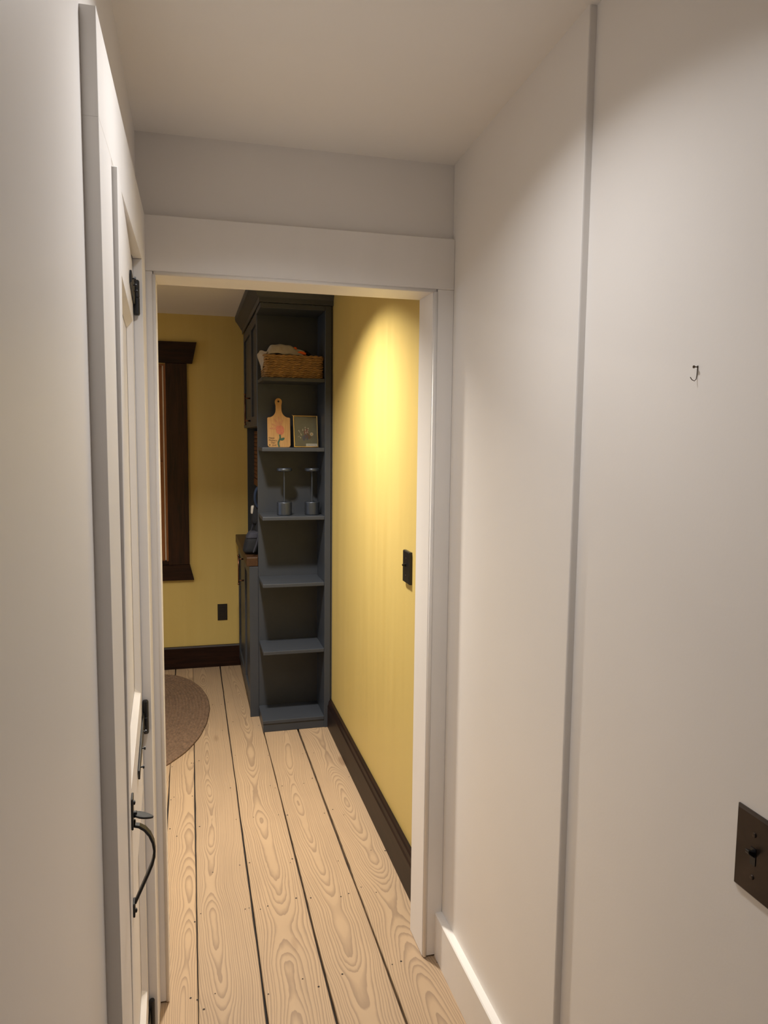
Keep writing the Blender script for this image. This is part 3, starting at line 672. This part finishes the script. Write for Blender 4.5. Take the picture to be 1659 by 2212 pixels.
def lettering(text, size, loc, parent, mat, align='LEFT', shear=0.0, rot=0.0, off=0.0):
    cu = bpy.data.curves.new('lettering', 'FONT'); cu.body = text; cu.size = size; cu.align_x = align; cu.shear = shear
    cu.extrude = 0.0002; cu.offset = off; cu.resolution_u = 3
    tmp = bpy.data.objects.new('lettering_source', cu); COL.objects.link(tmp)
    dg = bpy.context.evaluated_depsgraph_get(); me = bpy.data.meshes.new_from_object(tmp.evaluated_get(dg))
    bpy.data.objects.remove(tmp); bpy.data.curves.remove(cu)
    me.name = 'lettering'; me.materials.clear(); me.materials.append(mat)
    o = bpy.data.objects.new('lettering', me); COL.objects.link(o); o.parent = parent
    o.location = loc; o.rotation_euler = (math.pi/2, rot, 0)
    return o
lettering('Happy', 0.0125, (-0.0565, -0.0010, 0.0455), cb, INK, shear=0.1, rot=0.04)
lettering("Mother's", 0.0125, (-0.0565, -0.0010, 0.0325), cb, INK, shear=0.1, rot=0.04)
lettering('Day!', 0.0125, (-0.0445, -0.0010, 0.0205), cb, INK, shear=0.1, rot=0.06)
lettering('Quair', 0.0105, (-0.0385, -0.0010, 0.0065), cb, INK, shear=0.1, rot=-0.05)
heart = [(0.0035*1.1*math.sin(t)**3, 0.0036*(13*math.cos(t)-5*math.cos(2*t)-2*math.cos(3*t)-math.cos(4*t))/15) for t in [2*math.pi*k/18 for k in range(18)]]
flat([(x-0.050, z+0.0105) for x, z in heart], -0.0008, 'drawn_heart', INK, cb)

# ------------------------------------------------------------------ pressed flower frame
fr = empty('framed_pressed_flowers', (0.604, 3.955, 1.512)); fr.rotation_euler = (-0.17, 0, 0.06)
tag(fr, 'thin brass frame with a hand shape of pressed flowers behind glass', 'picture frame')
FW, FH, ft = 0.066, 0.170, 0.0042
for nm, a in (('frame_bar', (-FW, -FW+ft, -0.006, 0.006, 0, FH)), ('frame_bar', (FW-ft, FW, -0.006, 0.006, 0, FH)), ('frame_bar', (-FW+ft, FW-ft, -0.006, 0.006, 0, ft)), ('frame_bar', (-FW+ft, FW-ft, -0.006, 0.006, FH-ft, FH))):
    box(*a).build(nm, BRASS, fr, bevel=0.0008)
box(-FW+ft, FW-ft, 0.001, 0.003, ft, FH-ft).build('backing_card', CARD, fr)
box(-FW+ft, FW-ft, -0.0045, -0.003, ft, FH-ft).build('glass_pane', GLASS, fr)
MB().tube([(-FW, 0, FH), (-FW-0.004, 0, FH+0.004)], 0.0012, 6).build('corner_clip', BRASS, fr); MB().tube([(FW, 0, FH), (FW+0.004, 0, FH+0.004)], 0.0012, 6).build('corner_clip', BRASS, fr)
box(0.0, FW-ft-0.001, -0.0010, 0.0008, ft+0.001, ft+0.0155).build('name_label', PAPER, fr)
lettering("Happy Mother's Day", 0.0058, (0.031, -0.0012, ft+0.006), fr, INK, align='CENTER')
rnd = random.Random(3)
def petals(name, mat, n, region, r0, r1):
    m = MB()
    for k in range(n):
        cx_, cz_ = region(rnd); r = rnd.uniform(r0, r1)
        m.prism([(x, 0.0005, z) for x, z in disc(cx_, cz_, r, r*rnd.uniform(0.5, 0.9), 7, rnd.uniform(0, 3), 0.2, k)], (0, -0.0004-0.00001*k, 0))
    m.build(name, mat, fr)
palm = lambda cx_, cz_, a, b: (lambda q: (lambda t, s: (cx_+a*s*math.cos(t), cz_+b*s*math.sin(t)))(q.uniform(0, 6.28), math.sqrt(q.random())))
def fingers(q):
    f_k = q.choice(((-0.026, 0.078, 125), (-0.012, 0.086, 108), (0.000, 0.090, 92), (0.012, 0.088, 78), (-0.022, 0.058, 150)))
    t = math.radians(f_k[2]); s = q.uniform(0, 0.034); return (f_k[0]*0.8+s*math.cos(t)+q.gauss(0, 0.0015), f_k[1]-0.012+s*math.sin(t)+q.gauss(0, 0.0015))
petals('pressed_petals', SLATE, 34, palm(-0.004, 0.052, 0.018, 0.014), 0.003, 0.006)
petals('pressed_petals', BROWN, 26, palm(0.014, 0.058, 0.012, 0.012), 0.003, 0.006)
petals('pressed_petals', RED, 22, palm(0.004, 0.078, 0.012, 0.022), 0.0025, 0.005)
petals('pressed_petals', CREAM, 42, fingers, 0.0016, 0.0034)
m = MB()
for k in range(9):
    t = 2*math.pi*k/9; m.prism([(x, -0.0004, z) for x, z in disc(0.032+0.0055*math.cos(t), 0.071+0.0055*math.sin(t), 0.0048, 0.0026, 9, t)], (0, -0.0004, 0))
m.build('pressed_daisy', CREAM, fr)
flat(disc(0.032, 0.071, 0.004, 0.004), -0.0009, 'daisy_eye', BAMBOO, fr, 0.0004)

# ------------------------------------------------------------------ the two cordless lamps
def table_lamp(x, label):
    t = empty('table_lamp', (x, 3.930, 1.1532)); tag(t, label, 'lamp', 'cordless lamps on the middle shelf')
    MB().lathe([(0, 0), (0.0365, 0), (0.039, 0.0015), (0.0395, 0.004), (0.0395, 0.066), (0.0385, 0.069), (0.0365, 0.0705), (0, 0.0705)], n=40).build('base', GRAPHITE, t, smooth=False, bevel=0.0008)
    MB().lathe([(0, 0.070), (0.0042, 0.070), (0.0042, 0.232), (0, 0.232)], n=24).build('stem', GRAPHITE, t)
    MB().lathe([(0, 0.231), (0.031, 0.231), (0.036, 0.2325), (0.0395, 0.235), (0.0395, 0.244), (0.0380, 0.2475), (0.034, 0.249), (0, 0.249)], n=40).build('disc_shade', GRAPHITE, t, bevel=0.0006)
    return t
table_lamp(0.484, 'graphite cordless lamp with disc top, left of the pair on the shelf')
table_lamp(0.632, 'graphite cordless lamp with disc top, right one beside the yellow wall')

# ------------------------------------------------------------------ bag on the countertop
bg = empty('backpack', (0.385, 4.205, 0.905)); tag(bg, 'dark navy backpack standing on the wooden countertop', 'backpack')
def blob(name, cx_, cy_, z0, z1, hx0, hy0, hx1, hy1, mat, lean=0.0, parent=bg):
    rings = []; n = 16
    for k in range(9):
        t = k/8; s = (1-(2*t-1)**6*0.28); a = (hx0+(hx1-hx0)*t)*s; b = (hy0+(hy1-hy0)*t)*s; ring = []
        for q in range(n):
            th = 2*math.pi*q/n; c_, s_ = math.cos(th), math.sin(th)
            ring.append((cx_+lean*t+a*math.copysign(abs(c_)**0.6, c_), cy_+b*math.copysign(abs(s_)**0.6, s_), z0+(z1-z0)*t))
        rings.append(ring)
    return MB().loft(rings).build(name, mat, parent, smooth=True, sub=1)
blob('body', 0.030, 0.06, 0.002, 0.300, 0.085, 0.075, 0.060, 0.050, NAVY, 0.02)
blob('front_pocket', -0.055, 0.03, 0.002, 0.100, 0.052, 0.065, 0.040, 0.055, NAVY, 0.012)
blob('pocket_flap', -0.046, 0.03, 0.085, 0.128, 0.044, 0.058, 0.030, 0.050, GREYF, 0.010)
MB().ribbon([(-0.050, -0.075, 0.02), (-0.036, -0.080, 0.06), (-0.022, -0.078, 0.11), (-0.010, -0.070, 0.17), (0.0, -0.05, 0.22)], 0.022, 0.006, (0, 1, 0)).build('strap', GREYF, bg, bevel=0.001)
MB().ribbon([(-0.058, 0.06, 0.10), (-0.045, 0.05, 0.15), (-0.036, 0.04, 0.20)], 0.014, 0.005, (0, 1, 0)).build('strap', GREYF, bg, bevel=0.001)
loop = [(-0.030+0.002*k, 0.03, 0.250+0.0) for k in range(0)]
loop = [(-0.006+0.026*math.cos(a), 0.03, 0.318+0.058*math.sin(a)) for a in [math.radians(-80+x) for x in range(0, 341, 20)]]
MB().ribbon(loop, 0.045, 0.012, (0, 1, 0)).build('carry_loop', BLUEF, bg, smooth=True)
blob('bottle_pocket', -0.018, 0.05, 0.16, 0.285, 0.034, 0.035, 0.026, 0.03, NAVY, 0.004)
blob('patch', -0.043, 0.045, 0.222, 0.272, 0.011, 0.014, 0.013, 0.016, WHITEF, 0.004)
